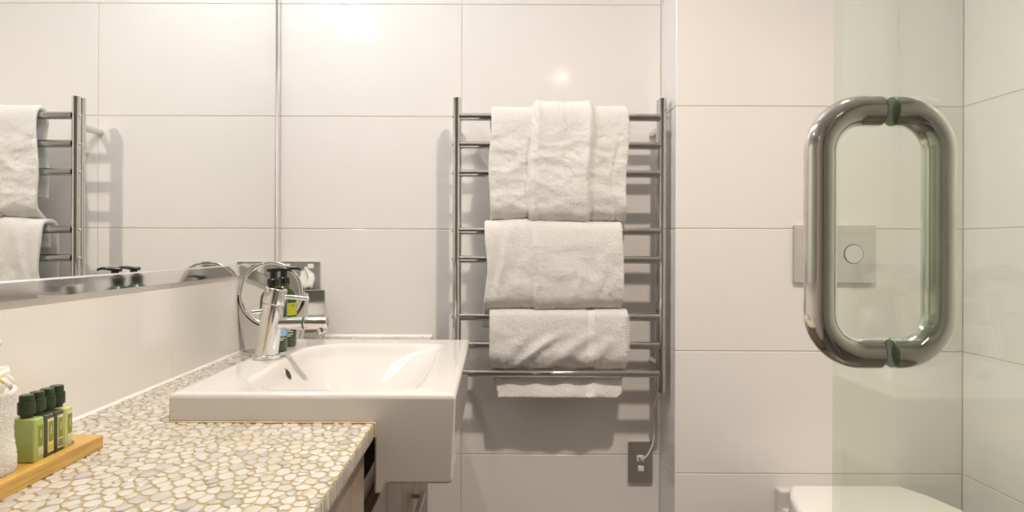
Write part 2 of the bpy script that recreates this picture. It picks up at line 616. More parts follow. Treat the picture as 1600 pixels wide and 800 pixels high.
pebs = make_pebbles()
def seen(p):
    x, y = p[0], p[1]
    px = 770 + x/y*1066.7; py = 386 + (CZ - ZCT)/y*1066.7
    hidden = px < 165 and py > 690 - (px - 163)*.52 - 12 and x < -.455 and y < .82
    return 0 < px < 1600 and py < 800 and not hidden
vis = sorted([p for p in pebs if seen(p)], key=lambda p: p[1])
near = vis[:290]
nearset = set(id(p) for p in near)
for p in near:
    bm = bmesh.new(); pebble_into(bm, p[2], p[0], p[1], p[4], 0)
    obj('pebble', bm, M['pebbles'][pebble_kind(p[3])], counter, sharp=None)
bm = bmesh.new()
for p in pebs:
    if id(p) not in nearset:
        pebble_into(bm, p[2], p[0], p[1], p[4], pebble_kind(p[3]))
o = obj('pebble_bed', bm, M['pebbles'], counter, sharp=None)
o['kind'] = 'stuff'
# cut pebbles showing along the front edge
bm = bmesh.new()
rng = random.Random(5)
for ya, yb in ((CY0, BY0+.008), (BY1-.008, YB-.002)):
    y = ya
    while y < yb - .004:
        w = rng.uniform(.006, .015)
        ye = min(y + w, yb)
        zc = ZCT - .0105 + rng.uniform(-.0004, .0004)
        hh = rng.uniform(.0085, .0098)
        poly = []
        for k in range(10):
            a = 2*PI*k/10 + .2
            c, s = math.cos(a), math.sin(a)
            poly.append(((y+ye)/2 + (ye-y-.0012)/2*math.copysign(abs(c)**.6, c), zc + hh*math.copysign(abs(s)**.55, s)))
        mi = pebble_kind(rng.random())
        a0 = [bm.verts.new((CX1 - .001, q[0], q[1])) for q in poly]
        a1 = [bm.verts.new((CX1 + .0006, (q[0]-(y+ye)/2)*.92+(y+ye)/2, (q[1]-zc)*.93+zc)) for q in poly]
        for i in range(10):
            f = bm.faces.new((a0[i], a0[(i+1) % 10], a1[(i+1) % 10], a1[i])); f.material_index = mi
        f = bm.faces.new(a1); f.material_index = mi
        y = ye
o = obj('edge_pebbles', bm, M['pebbles'], counter, sharp=None)
o['kind'] = 'stuff'
# silicone bead along the wall
bm = bmesh.new()
prism(bm, [(XL, ZCT), (XL+.004, ZCT), (XL+.0022, ZCT+.0015), (XL+.001, ZCT+.003), (XL, ZCT+.0035)], CY0, YB-.001, 'y')
obj('silicone_bead', bm, M['silicone'], counter)
bm = bmesh.new()
prism(bm, [(YB, ZCT), (YB-.005, ZCT), (YB-.003, ZCT+.002), (YB-.001, ZCT+.005), (YB, ZCT+.006)], XL+.006, CX1, 'x')
obj('silicone_bead', bm, M['silicone'], counter)

# ------------------------------------------------------------------ vanity cabinet below
XF = -.171
t = thing('vanity_cabinet', 'brown wood-grain vanity cabinet under the pebble countertop', 'cabinet', ((XL+XF)/2, 1.0, .22))
cab = t
bm = bmesh.new()
box(bm, XL+.002, XF-.018, CY0+.02, BY0+.010, .22, ZCT-.0215)
box(bm, XL+.002, XF-.018, BY1-.006, YB-.003, .22, ZCT-.0215)
box(bm, XL+.002, XF-.050, BY0+.010, BY1-.006, .22, .70)
box(bm, XF-.050, XF-.018, BY0+.010, BY1-.006, .22, .695)
obj('carcass', bm, M['cab'], t, sharp=20)
def panel(name, y0, y1, z0, z1, x=XF):
    return obj(name, B(x-.017, x, y0+.0015, y1-.0015, z0+.0015, z1-.0015, .0012, 1), M['cab'], cab, sharp=20)
panel('filler_panel', CY0+.02, BY0-.012, .663, ZCT-.022)
panel('filler_panel', BY1+.004, YB-.003, .663, ZCT-.022)
ys = [CY0+.02, .72, 1.115, 1.315, 1.46, 1.69, YB-.003]
for a, b in zip(ys, ys[1:]):
    dr = panel('drawer_front', a, b, .51, .663)
    d2 = panel('door', a, b, .225, .51)
    if abs(a - 1.315) < .01:
        bm = bmesh.new()
        box(bm, XF+.016, XF+.026, a+.015, b+.03, .497, .507, .0015)
        for yy in (a+.03, b+.01): box(bm, XF-.001, XF+.018, yy, yy+.008, .498, .506)
        obj('bar_handle', bm, M['steel'], d2)

# ------------------------------------------------------------------ basin
t = thing('basin', 'white ceramic semi-recessed basin set into the pebble countertop', 'basin', ((BX0+BX1)/2, (BY0+BY1)/2, ZCT))
basin = t
def smooth01(x):
    x = max(0, min(1, x)); return x*x*(3-2*x)
bi = (-.372, -.098, .952, 1.408)           # bowl opening
def bowl_sd(x, y):
    """distance inside the bowl outline (positive inside); wide rounded corners on the wall side"""
    x0, x1, y0, y1 = bi
    r = .095 if x < (x0+x1)/2 - .02 else .036
    cx, cy = (x0+x1)/2, (y0+y1)/2
    qx = abs(x-cx) - (x1-x0)/2 + r
    qy = abs(y-cy) - (y1-y0)/2 + r
    dd = min(max(qx, qy), 0) + math.hypot(max(qx, 0), max(qy, 0)) - r
    return -dd
def bowl_z(x, y):
    dd = bowl_sd(x, y)
    if dd <= -.004: return BH
    x0, x1, y0, y1 = bi
    g = lambda q, w: 1 - (1 - max(0, min(1, (q + .004)/w)))**2.2
    lip = smooth01((dd + .004)/.020)             # rounded lip
    prof = lip*g(x-x0, .137)*g(x1-x, .137)*g(y-y0, .17)*g(y1-y, .20)
    return BH - prof*.100
bm = bmesh.new()
rr = .007
def axis(a, b, n, extra):
    base = [a, a+.0006, a+.002, a+.0042, a+.007]
    base += [a+.007 + (b-a-.014)*k/n for k in range(1, n)]
    base += [b-.007, b-.0042, b-.002, b-.0006, b]
    return sorted(base)
xs = axis(BX0, BX1, 84, 0); ysx = axis(BY0, BY1, 112, 0)
V = {}
def edge_drop(dv):
    if dv >= rr: return 0
    return rr - math.sqrt(max(0, rr*rr - (rr-dv)**2))
RC = .0035
APR = .718                                   # bottom of the front apron
def xout(z):                                 # the front face leans in a little
    return -(BH - z)*.055
for i, x in enumerate(xs):
    for j, y in enumerate(ysx):
        dv = min(x-BX0, BX1-x, y-BY0, BY1-y)
        z = bowl_z(x, y) - edge_drop(dv)
        ax_, ay_ = min(x-BX0, BX1-x), min(y-BY0, BY1-y)
        if ax_ < RC and ay_ < RC:                # rounded plan corners
            px_, py_ = RC-ax_, RC-ay_
            k_ = max(px_, py_)/max(1e-9, math.hypot(px_, py_))
            vx_ = x + (px_ - px_*k_)*(1 if x-BX0 < BX1-x else -1)
            vy_ = y + (py_ - py_*k_)*(1 if y-BY0 < BY1-y else -1)
        else:
            vx_, vy_ = x, y
        V[i, j] = bm.verts.new((vx_, vy_, z))
nx, ny = len(xs), len(ysx)
for i in range(nx-1):
    for j in range(ny-1):
        bm.faces.new((V[i,j], V[i+1,j], V[i+1,j+1], V[i,j+1]))
# side skirts: walk round the border and drop to the underside
def under(x):
    return ZCT + .0008 if x < CX1 - .004 else APR
ring = [(i, 0) for i in range(nx)] + [(nx-1, j) for j in range(1, ny)] + [(i, ny-1) for i in range(nx-2, -1, -1)] + [(0, j) for j in range(ny-2, 0, -1)]
obj('bowl', bm, M['ceramic'], t, sharp=50)
# body: rim block on the counter and the apron hanging in front of it
bm = bmesh.new()
xa = CX1 + .0008
side = [(BX0, BH-rr), (BX0, ZCT+.0008), (xa, ZCT+.0008), (xa, APR-.014), (xa+.0115, APR-.014), (xa+.0155, APR-.002), (xa+.019, APR), 
        (BX1-.011, APR), (BX1-.0060, APR+.0015), (BX1-.0042, APR+.007), (BX1, BH-rr)]
def inset(poly, d):
    out = []
    n = len(poly)
    for i, (a, b) in enumerate(poly):
        if i == 0: out.append((a + d, b)); continue
        if i == n-1: out.append((a - d, b)); continue
        p, q = poly[i-1], poly[i+1]
        e1 = Vector((a-p[0], b-p[1])).normalized(); e2 = Vector((q[0]-a, q[1]-b)).normalized()
        n1 = Vector((-e1.y, e1.x)); n2 = Vector((-e2.y, e2.x))       # inward for this winding
        m = (n1+n2).normalized(); c = max(.5, m.dot(n1))
        out.append((a + m.x*d/c, b + m.y*d/c))
    return out
loops = []
for k in range(5):
    th_ = k/4*PI/2
    loops.append((RC*(1-math.sin(th_)), RC*(1-math.cos(th_))))       # (inset, distance from the end)
loops = [(d_, BY0 + e_) for d_, e_ in loops] + [(d_, BY1 - e_) for d_, e_ in reversed(loops)]
rings_ = [[bm.verts.new((a, yy, b)) for a, b in inset(side, d_)] for d_, yy in loops]
n = len(side)
for r0_, r1_ in zip(rings_, rings_[1:]):
    for i in range(n-1):
        if i in (1, 2) and (r1_[0].co.y - r0_[0].co.y) > .1: continue      # open below, where the bowl drops through
        bm.faces.new((r0_[i], r0_[i+1], r1_[i+1], r1_[i]))
bm.faces.new(rings_[0]); bm.faces.new(rings_[-1][::-1])
obj('body', bm, M['ceramic'], t, sharp=50)
# overflow ring
oc = Vector((-.3585, 1.195, bowl_z(-.3585, 1.195)))
gx = (bowl_z(-.3565, 1.195) - bowl_z(-.3605, 1.195))/.004
nrm = Vector((-gx, 0, 1)).normalized()
ov = obj('overflow_ring', C(oc - nrm*.004, oc + nrm*.0016, .0125, bev=.001), M['satin'], t)
obj('overflow_opening', C(oc + nrm*.0012, oc + nrm*.0022, .0085), M['dark'], ov)
# drain
dz = bowl_z(-.24, 1.18)
bm = bmesh.new(); lathe(bm, (-.24, 1.18, dz), [(.032, -.002), (.032, .002), (.028, .0035), (.022, .002), (.021, .004), (0, .006)], 32)
obj('drain', bm, M['chrome'], t)
# caulk line
bm = bmesh.new()
box(bm, BX0-.001, CX1+.0012, BY0-.0018, BY0+.003, ZCT-.0004, ZCT+.0022, .0008, 1)
box(bm, BX0-.0018, BX0+.003, BY0-.001, BY1, ZCT-.0004, ZCT+.0022, .0008, 1)
box(bm, CX1-.001, CX1+.0035, BY0-.0022, BY0+.003, ZCT-.019, ZCT+.0015, .0008, 1)
obj('caulk_bead', bm, M['caulk'], t)

# ------------------------------------------------------------------ mixer tap
TX, TY = -.403, 1.217
t = thing('mixer_tap', 'chrome single-lever mixer tap leaning over the basin', 'tap', (TX, TY, BH))
bm = bmesh.new(); lathe(bm, (TX, TY, BH), [(.0225, 0), (.0236, .001), (.0236, .0068), (.0225, .008), (.0, .008)], 40)
obj('base_ring', bm, M['chrome'], t)
ax = Vector((.135, 0, 1)).normalized()
b0 = Vector((TX, TY, BH+.004))
bm = C(b0, b0 + ax*.094, .0196, .0188, 40, .0008)
body = obj('tap_body', bm, M['chrome'], t)
c0 = b0 + ax*.0955
ax2 = Vector((.19, 0, 1)).normalized()
cap = obj('lever_cap', C(c0 - ax2*.002, c0 + ax2*.0275, .0196, .0192, 40, .0022), M['chrome'], t)
l0 = c0 + ax2*.013
obj('lever', C(l0, l0 + Vector((.062, -.004, -.0045)), .0042, .0040, 16, .0015), M['chrome'], cap)
s0 = b0 + ax*.058
sp0 = s0 + Vector((0, 0, .001))
spout = obj('spout', C(sp0, sp0 + Vector((.0578, 0, .0008)), .0112, .0112, 32, .0006), M['chrome'], t)
obj('spout_end', C(sp0 + Vector((.0586, 0, .0008)), sp0 + Vector((.102, 0, .0012)), .0112, .0112, 32, .0035), M['chrome'], spout)
obj('spout_seam', C(sp0 + Vector((.056, 0, .0008)), sp0 + Vector((.060, 0, .0008)), .0107, .0107, 32), M['dark'], spout)
obj('aerator', C(sp0 + Vector((.089, 0, -.006)), sp0 + Vector((.0935, -.001, -.0165)), .0085, .0085, 24, .001), M['chrome'], spout)
k0 = b0 + ax*.079
obj('side_knob', C(k0 + Vector((-.012, -.006, .003)), k0 + Vector((-.034, -.010, .0005)), .0036, .0042, 16, .0012), M['chrome'], t)

# ------------------------------------------------------------------ pump bottles on the basin
def pump_bottle(x, y, label, kind):
    t = thing('pump_bottle', label, 'bottle', (x, y, BH), 'pump bottles behind the tap')
    r = .0254
    bm = bmesh.new()
    lathe(bm, (x, y, BH), [(r*.86, .0), (r*.97, .002), (r, .007), (r, .090), (r*.985, .097), (r*.93, .1045), (r*.82, .111), (r*.66, .1165), (r*.50, .1200), (r*.46, .1225), (r*.46, .128), (0, .128)], 36)
    obj('body', bm, M['green_bottle'], t)
    bm = bmesh.new()
    lathe(bm, (x, y, BH), [(.0112, .1255), (.0120, .1265), (.0120, .1365), (.0105, .1385), (.0078, .1388), (.0068, .1392), (.0068, .1515), (.0062, .1528), (0, .1528)], 28)
    pump = obj('pump_collar', bm, M['black_plastic'], t)
    bm = bmesh.new()
    path = catmull([(x-.012, y, BH+.1545), (x, y, BH+.1545), (x+.014, y, BH+.1562), (x+.026, y, BH+.1562), (x+.034, y, BH+.1535)], 6)
    sweep(bm, path, .0036, 12, rfun=lambda q: .0036 if q < .45 else .0036 - .0016*(q-.45)/.55)
    obj('nozzle', bm, M['black_plastic'], pump)
    # curved paper label: patch of a slightly larger cylinder facing the camera and the room
    def patch(a0, a1, z0, z1, m, name, rad):
        bm = bmesh.new(); n = 10
        vs = []
        for k in range(n+1):
            a = math.radians(a0 + (a1-a0)*k/n)
            vs.append((bm.verts.new((x+rad*math.sin(a), y-rad*math.cos(a), BH+z0)), bm.verts.new((x+rad*math.sin(a), y-rad*math.cos(a), BH+z1))))
            vs[-1] += (bm.verts.new((x+(rad-.0004)*math.sin(a), y-(rad-.0004)*math.cos(a), BH+z1)), bm.verts.new((x+(rad-.0004)*math.sin(a), y-(rad-.0004)*math.cos(a), BH+z0)))
        for p, q in zip(vs, vs[1:]):
            for i in range(4):
                bm.faces.new((p[i], p[(i+1) % 4], q[(i+1) % 4], q[i]))
        bm.faces.new(vs[0]); bm.faces.new(vs[-1][::-1])
        return obj(name, bm, m, t)
    if kind == 0:
        patch(-30, 82, .030, .047, M['label_blue'], 'label', r+.0005)
        for zz, b in ((.0255, 75), (.0225, 60)): patch(0, b, zz, zz+.0012, M['print'], 'printed_line', r+.0005)
        for zz, b in ((.066, 20), (.071, 26)): patch(-70, b, zz, zz+.0014, M['print'], 'printed_line', r+.0005)
    else:
        patch(-25, 86, .063, .088, M['label_lime'], 'label', r+.0005)
        patch(55, 64, .0805, .0845, M['label_dkgreen'], 'label_emblem', r+.001)
        for zz, a, b in ((.0255, 5, 62), (.022, 5, 50), (.0305, 12, 60), (.0335, 12, 48)): patch(a, b, zz, zz+.0012, M['print'], 'printed_line', r+.0005)
    return t
pump_bottle(-.418, 1.303, 'dark green pump bottle with a blue label right behind the tap', 0)
pump_bottle(-.419, 1.369, 'dark green pump bottle with a lime label, the farther from the tap', 1)

# ------------------------------------------------------------------ round shaving mirror on its stand
MX, MY, MZ = -.4975, 1.545, CZ - .106
t = thing('tabletop_mirror', 'round chrome-rimmed cosmetic mirror on a metal stand in the corner', 'mirror', (MX, MY, ZCT))
def ring_path(c, r, n=56, tilt=0.0):
    return [Vector((c[0] + r*math.cos(2*PI*k/n), c[1] + math.sin(2*PI*k/n)*r*math.sin(tilt), c[2] + r*math.sin(2*PI*k/n)*math.cos(tilt))) for k in range(n)]
tl = math.radians(6)
bm = bmesh.new(); sweep(bm, ring_path((MX, MY-.012, MZ), .0688, 64, tl), .0042, 12, closed=True)
rim = obj('rim', bm, M['chrome'], t)
nv = Vector((0, -math.cos(tl), math.sin(tl)))
cc = Vector((MX, MY-.012, MZ))
obj('mirror_disc', C(cc + nv*.001, cc - nv*.004, .0675, n=64), M['mirror'], t)
bm = bmesh.new()
outl = []
for k in range(13):
    a = PI + k/12*PI
    outl.append((MX + .0735*math.cos(a), MZ + .0735*math.sin(a)))
left = [(.0775, MZ), (.0788, MZ-.022), (.0775, MZ-.046), (.0735, MZ-.070), (.0680, MZ-.096), (.0630, ZCT+.016), (.0595, ZCT+.004), (.055, ZCT+.0012)]
outer = [(MX+a, b) for a, b in left] + [(MX-a, b) for a, b in reversed(left)]
prism(bm, outl + outer, MY-.010, MY+.014, 'y', .005, 3)
yk = obj('yoke', bm, M['satin'], t)
for s in (-1, 1):
    obj('pivot_knob', C((MX+s*.068, MY-.013, MZ), (MX+s*.0775, MY-.013, MZ), .0035, .0045, 16, .001), M['chrome'], t)
bm = bmesh.new(); lathe(bm, (MX, MY+.004, ZCT), [(.058, .0010), (.0655, .0014), (.0655, .004), (.058, .0075), (.02, .010), (0, .010)], 48)
obj('base', bm, M['satin'], t)

t.rotation_euler = (0, 0, math.radians(-2))

# ------------------------------------------------------------------ tissue box
t = thing('tissue_box', 'square chrome tissue box against the back wall with a tissue pulled out', 'tissue box', (-.488, 1.752, ZCT))
tx0, tx1, ty0, ty1, tz1 = -.545, -.431, 1.695, 1.809, ZCT+.132
bm = bmesh.new()
box(bm, tx0, tx1, ty0, ty1, ZCT+.0008, tz1, .003, 2)
obj('cover', bm, mat('box_chrome', (.62, .62, .59), .06, 1), t)
bm = bmesh.new()
prism(bm, [(-.488 + .035*math.cos(k*PI/12), 1.752 + .018*math.sin(k*PI/12)) for k in range(24)], tz1-.001, tz1+.0006, 'z')
obj('slot', bm, M['dark'], t)
bm = bmesh.new()
# crumpled sheet: fan of folded strips rising to a point
rows = []
rng = random.Random(3)
cx, cy = -.470, 1.748
prof = [(-.022, .012, .000), (-.026, .016, .012), (-.022, .020, .022), (-.012, .018, .034), (-.006, .006, .046), (-.003, .0005, .056)]
for xl, xr, h in prof:
    row = []
    for k in range(13):
        u = k/12
        fold = math.sin(u*PI*4 + h*60)*.006*(1 - h/.075) + math.sin(u*PI*9)*.002
        row.append(bm.verts.new((cx + xl + (xr-xl)*u + rng.uniform(-.0006, .0006) - h*.08, cy + fold, tz1 + h + .004*math.sin(u*PI*2+1)*(1 if 0 < h < .05 else .3))))
    rows.append(row)
for a, b in zip(rows, rows[1:]):
    for k in range(12):
        bm.faces.new((a[k], a[k+1], b[k+1], b[k]))
bm2 = bm.copy()
o = obj('tissue', bm, M['tissue'], t, sharp=60)
bm2.free()
sm = o.modifiers.new('thick', 'SOLIDIFY'); sm.thickness = .0008

t.rotation_euler = (0, 0, math.radians(19))
t.location = (-.4885, 1.734, ZCT)

# ------------------------------------------------------------------ wall plates
def plate(name, label, x0, x1, z0, z1, m):
    t = thing(name, label, 'power outlet', ((x0+x1)/2, YB, (z0+z1)/2), None)
    bm = bmesh.new()
    prism(bm, rrect((x0+x1)/2, (z0+z1)/2, x1-x0, z1-z0, .003, 3), YB-.0095, YB+.0002, 'y', .0015, 2)
    obj('face_plate', bm, m, t)
    return t
def slot3(t, par, cx, cz, y):
    for dx, dz, a in ((-.0055, .003, .5), (.0055, .003, -.5), (0, -.006, 0)):
        bm = bmesh.new(); box(bm, -.0009, .0009, -.0006, .0006, -.0035, .0035)
        bmesh.ops.rotate(bm, verts=bm.verts, cent=(0,0,0), matrix=Matrix.Rotation(a, 3, 'Y'))
        bmesh.ops.translate(bm, verts=bm.verts, vec=(cx+dx, y, cz+dz))
        obj('slot', bm, M['dark'], par)
zt = CZ - .040
t = plate('power_outlet', 'wide silver double power outlet on the back wall above the tissue box', -.570, -.4585, zt-.066, zt, M['satin'])
for cx in (-.546, -.483):
    s = obj('rocker_switch', B(cx-.008, cx+.008, YB-.0135, YB-.009, zt-.0185, zt-.0065, .0015), M['white_plastic'], t)
for cx in (-.548, -.497):
    so = obj('socket_insert', B(cx-.013, cx+.013, YB-.0115, YB-.009, zt-.055, zt-.025, .002), M['white_plastic'], t)
    slot3(t, so, cx, zt-.039, YB-.0118)
t = plate('power_outlet', 'upright steel power outlet on the back wall below the towel rail', .362, .427, CZ-.6236, CZ-.516, M['steel'])
po = t
ox, oz = .3935, CZ-.5595
so = obj('socket_insert', B(ox-.0095, ox+.0095, YB-.0125, YB-.009, oz-.0085, oz+.0085, .002), M['white_plastic'], t)
obj('cable_gland', C((ox, YB-.0120, oz), (ox, YB-.0145, oz), .0062, bev=.001), M['satin'], so)
obj('rocker_switch', B(ox-.0065, ox+.0095, YB-.0135, YB-.009, oz-.034, oz-.0195, .002), M['white_plastic'], t)

# ------------------------------------------------------------------ heated towel rail
YRL = 1.717
RX0, RX1 = -.091, .4257
RZ1, RZ0 = CZ+.375, CZ-.3637
BARS = [CZ+v for v in (.3267, .2559, .1851, .0402, -.0306, -.1754, -.2462, -.317)]
t = thing('towel_rail', 'chrome ladder towel rail with eight bars on the back wall', 'towel rail', ((RX0+RX1)/2, YB, RZ0))
rail = t
for x in (RX0, RX1):
    bm = bmesh.new()
    cyl(bm, (x, YRL-.001, RZ0), (x, YRL-.001, RZ1), .0105, n=32, bev=.001)
    cyl(bm, (x, YRL+.020, RZ0), (x, YRL+.020, RZ1), .0105, n=32, bev=.001)
    post = obj('post', bm, M['steel_tube'], t)
    s = -1 if x == RX0 else 1
    for zz in BARS:
        obj('screw', C((x+s*.009, YRL-.001, zz), (x+s*.0128, YRL-.001, zz), .0042, .0036, 14, .0015), M['steel_tube'], post)
    for zz in (CZ+.302, CZ-.297):
        obj('bracket', C((x, YRL+.022, zz), (x, YB-.0006, zz), .0088, n=20, bev=.001), M['satin'], t)
for k, zz in enumerate(BARS):
    obj('bar', C((RX0+.008, YRL-.002, zz), (RX1-.008, YRL-.002, zz), .0098, n=32), M['steel_tube'], t)
bm = bmesh.new()
cable = catmull([(RX1-.004, YRL+.018, RZ0+.002), (RX1-.008, YRL+.03, RZ0-.03), (.417, 1.775, CZ-.43), (.424, 1.79, CZ-.475), (.423, 1.793, CZ-.51), (.412, 1.795, CZ-.54), (.400, 1.799, CZ-.556), (ox+.001, YB-.0185, oz+.001), (ox, YB-.0135, oz)], 8)
sweep(bm, cable, .0021, 10)
obj('power_cable', bm, M['white_plastic'], t)

# ------------------------------------------------------------------ towels woven over the bars
def sstep(a, b, x):
    return smooth01((x-a)/(b-a))

def fbm(x, y, z, o=3):
    s = 0; a = 1; f = 1
    for _ in range(o):
        s += a*mnoise.noise((x*f, y*f, z*f)); a *= .5; f *= 2.03
    return s

def towel(name, label, prof, x0, x1, th, disp, xedge, zlift=None, seed=0, nx=150):
    """prof: (dy, dz) centre line from the back flap over the bar to the front flap; disp(u, w, x, z) pushes the front out"""
    path = catmull([(0, a, b) for a, b in prof], 16)
    # even resampling
    seg = [0]
    for p, q in zip(path, path[1:]): seg.append(seg[-1] + (q-p).length)
    Lt = seg[-1]; ns = int(Lt/.0032)
    pts = []
    k = 0
    for i in range(ns+1):
        s = Lt*i/ns
        while k < len(seg)-2 and seg[k+1] < s: k += 1
        f = (s-seg[k])/max(1e-9, seg[k+1]-seg[k])
        pts.append(path[k].lerp(path[k+1], f))
    tx = (x0+x1)/2
    tt = thing(name, label, 'towel', (tx, YRL, CZ + min(p.z for p in pts)), 'white towels on the heated rail')
    top_i = max(range(ns+1), key=lambda i: pts[i].z)
    bm = bmesh.new()
    O, I = [], []
    for i, p in enumerate(pts):
        a = pts[max(0, i-1)]; b = pts[min(ns, i+1)]
        tg = (b-a).normalized()
        nr = Vector((0, tg.z, -tg.y))              # outward: away from the bar
        w = (i-top_i)/max(1, ns-top_i) if i >= top_i else -(top_i-i)/max(1, top_i)
        ro, ri = [], []
        for j in range(nx+1):
            u = j/nx
            e0, e1 = xedge(w)
            x = x0 + e0 + (x1+e1-x0-e0)*u
            z = p.z
            # soft rounding of thickness at the hems and sides
            ed = min(u*(x1-x0), (1-u)*(x1-x0), i*.0032, (ns-i)*.0032)
            tk = th*(.35 + .65*math.sqrt(max(0, 1-(1-min(1, ed/(th*.6)))**2)))
            dd = disp(u, w, x, z)
            fuzz = .0007*mnoise.noise((x*190+seed, p.z*190, p.y*190)) + .0005*mnoise.noise((x*420, p.z*420+seed, p.y*300))
            P = Vector((x, YRL+p.y, CZ+z + (zlift(u)*max(0, 1-abs(w)*7) if zlift else 0)))
            sag = .0022*fbm(x*9+seed, z*2.2, seed)*min(1, abs(w)*4)
            ro.append(bm.verts.new(P + nr*(tk/2 + dd + fuzz + sag)))
            ri.append(bm.verts.new(P - nr*(tk/2) + nr*min(dd, .004)*.3))
        O.append(ro); I.append(ri)
    for i in range(ns):
        for j in range(nx):
            bm.faces.new((O[i][j], O[i][j+1], O[i+1][j+1], O[i+1][j]))
            bm.faces.new((I[i][j], I[i+1][j], I[i+1][j+1], I[i][j+1]))
        bm.faces.new((O[i][0], O[i+1][0], I[i+1][0], I[i][0]))
        bm.faces.new((O[i][nx], I[i][nx], I[i+1][nx], O[i+1][nx]))
    for j in range(nx):
        bm.faces.new((O[0][j], I[0][j], I[0][j+1], O[0][j+1]))
        bm.faces.new((O[ns][j], O[ns][j+1], I[ns][j+1], I[ns][j]))
    return tt, bm

# top towel: three vertical folds
def disp_top(u, w, x, z):
    if w < -.05: return .002*math.sin(u*14+z*20)
    wv = max(0, w)
    c0 = .315 - .03*wv; c1 = .735 - .03*wv; c2 = .545
    d = .0078*(sstep(c0-.018, c0+.012, u) - sstep(c1-.010, c1+.022, u))
    d -= .0045*math.exp(-((u-c0+.022)/.012)**2)*sstep(.02, .3, wv)
    d += .0032*math.exp(-((u-c0-.03)/.022)**2)
    d += .0034*math.exp(-((u-c1+.022)/.022)**2)
    d -= .0040*math.exp(-((u-c1-.028)/.012)**2)*sstep(.02, .3, wv)
    d -= .0020*math.exp(-((u-c2)/.012)**2)*(1-sstep(.35, .6, wv))
    d -= .0035*math.exp(-((u-.91-.015*math.sin(z*30))/.014)**2)*sstep(.1, .4, wv)
    d += .0034*fbm(x*24, z*40, 1.7, 3)*sstep(.05, .25, wv)
    d += .0030*math.sin((z*70 + x*22) + 2*mnoise.noise((x*12, z*12, 3)))*.35*sstep(.2, .5, wv)*(1-sstep(.72, .9, wv))
    return d
prof = [(.027, .12), (.024, .17), (.021, .25), (.019, .31), (.0155, .336), (.002, .3475), (-.013, .342), (-.0215, .322), (-.024, .28), (-.025, .23), (-.0245, .185), (-.024, .14), (-.022, .11), (-.015, .089), (.002, .074), (.0175, .059), (.0215, .035), (.0215, -.005)]
t, bm = towel('towel', 'white terry towel on the highest bar, folded in three panels', prof, -.006, .334, .0115, disp_top,
              lambda w: (-.004*max(0, w)**.5 + .003*math.sin(w*11), .004*math.sin(w*9) - .010*max(0, w-.55)), 
              lambda u: .0065*(sstep(.29, .34, u) - sstep(.70, .80, u)*.55) - .001, seed=1)
obj('cloth', bm, M['terry'], t, sharp=60)

def disp_mid(u, w, x, z):
    if w < -.05: return .002*math.sin(u*11+z*20)
    wv = max(0, w)
    d = .0045*math.exp(-((u-.20+.22*wv)/.04)**2)*sstep(.05, .3, wv)
    d -= .0055*math.exp(-((u-.11+.10*wv)/.03)**2)*sstep(.1, .4, wv)
    d -= .0042*math.exp(-((u-.315-.05*wv)/.014)**2)*sstep(.02, .2, wv)
    d += .0028*math.exp(-((u-.345-.05*wv)/.025)**2)*sstep(.02, .2, wv)
    d += .0042*fbm(x*15, z*17, 4.1, 3)*sstep(.05, .4, wv)
    g = u*.9 + wv*.35
    d -= .0035*math.exp(-((g-.98)/.03)**2)*sstep(.3, .55, wv)
    d += .003*math.exp(-((g-.80)/.03)**2)*sstep(.35, .6, wv)
    return d
prof = [(.046, -.12), (.044, -.06), (.042, 0), (.040, .035), (.032, .055), (.012, .0605), (-.010, .059), (-.0215, .045), (-.0255, .01), (-.0265, -.04), (-.0255, -.08), (-.0235, -.112), (-.017, -.132), (-.002, -.147), (.013, -.158), (.0185, -.178), (.0185, -.205)]
t, bm = towel('towel', 'white terry towel on the middle bars, wide and plain', prof, -.021, .322, .0105, disp_mid,
              lambda w: (.009*math.exp(-((w-.45)/.2)**2) - .004*max(0, w), .004*sstep(.1, .5, w) - .002*w),
              lambda u: .0075*math.exp(-((u-.30)/.16)**2) - .002*sstep(.5, 1, u), seed=2)
obj('cloth', bm, M['terry'], t, sharp=60)

def disp_low(u, w, x, z):
    if w < -.05: return .0015*math.sin(u*13+z*20)
    wv = max(0, w)
    d = .0030*fbm(x*20, z*22, 7.7, 3)*sstep(.05, .4, wv)
    # slanting folds where the cloth is pushed behind the last bar
    for c, k, amp, wd in ((.36, .95, .0068, .050), (.60, .80, .0055, .065), (.83, .60, .0032, .05), (.18, .5, .003, .05)):
        g = u + (wv-.42)*k
        d += amp*math.exp(-((g-c)/wd)**2)*sstep(.22, .42, wv)*(1-sstep(.60, .70, wv))
        d -= amp*.7*math.exp(-((g-c-wd*1.5)/(wd*.9))**2)*sstep(.28, .48, wv)*(1-sstep(.60, .70, wv))
    # billow below the bar
    bl = sstep(.74, .86, wv)
    d += bl*(.007*math.exp(-((u-.32)/.09)**2) + .0085*math.exp(-((u-.55)/.08)**2) + .0085*math.exp(-((u-.78)/.08)**2) + .004*math.exp(-((u-.1)/.07)**2))
    # flat woven border
    if .705 < u < .762: d -= .0019
    return d
prof = [(.034, -.30), (.033, -.24), (.032, -.19), (.027, -.166), (.012, -.159), (-.006, -.160), (-.0155, -.169), (-.0185, -.19), (-.0195, -.225), (-.0195, -.255), (-.016, -.275), (-.003, -.294), (.012, -.306), (.0165, -.322), (.0155, -.342), (.008, -.362), (.004, -.380)]
t, bm = towel('towel', 'white terry towel on the lowest bars, tucked behind the last bar', prof, -.008, .338, .0078, disp_low,
              lambda w: (.006*sstep(.55, .75, w) + .016*sstep(.72, 1.0, w), -.002*w - .009*sstep(.6, .9, w) - .014*sstep(.93, 1, w)**2),
              None, seed=3)
low = obj('cloth', bm, [M['terry'], M['weave']], t, sharp=60)
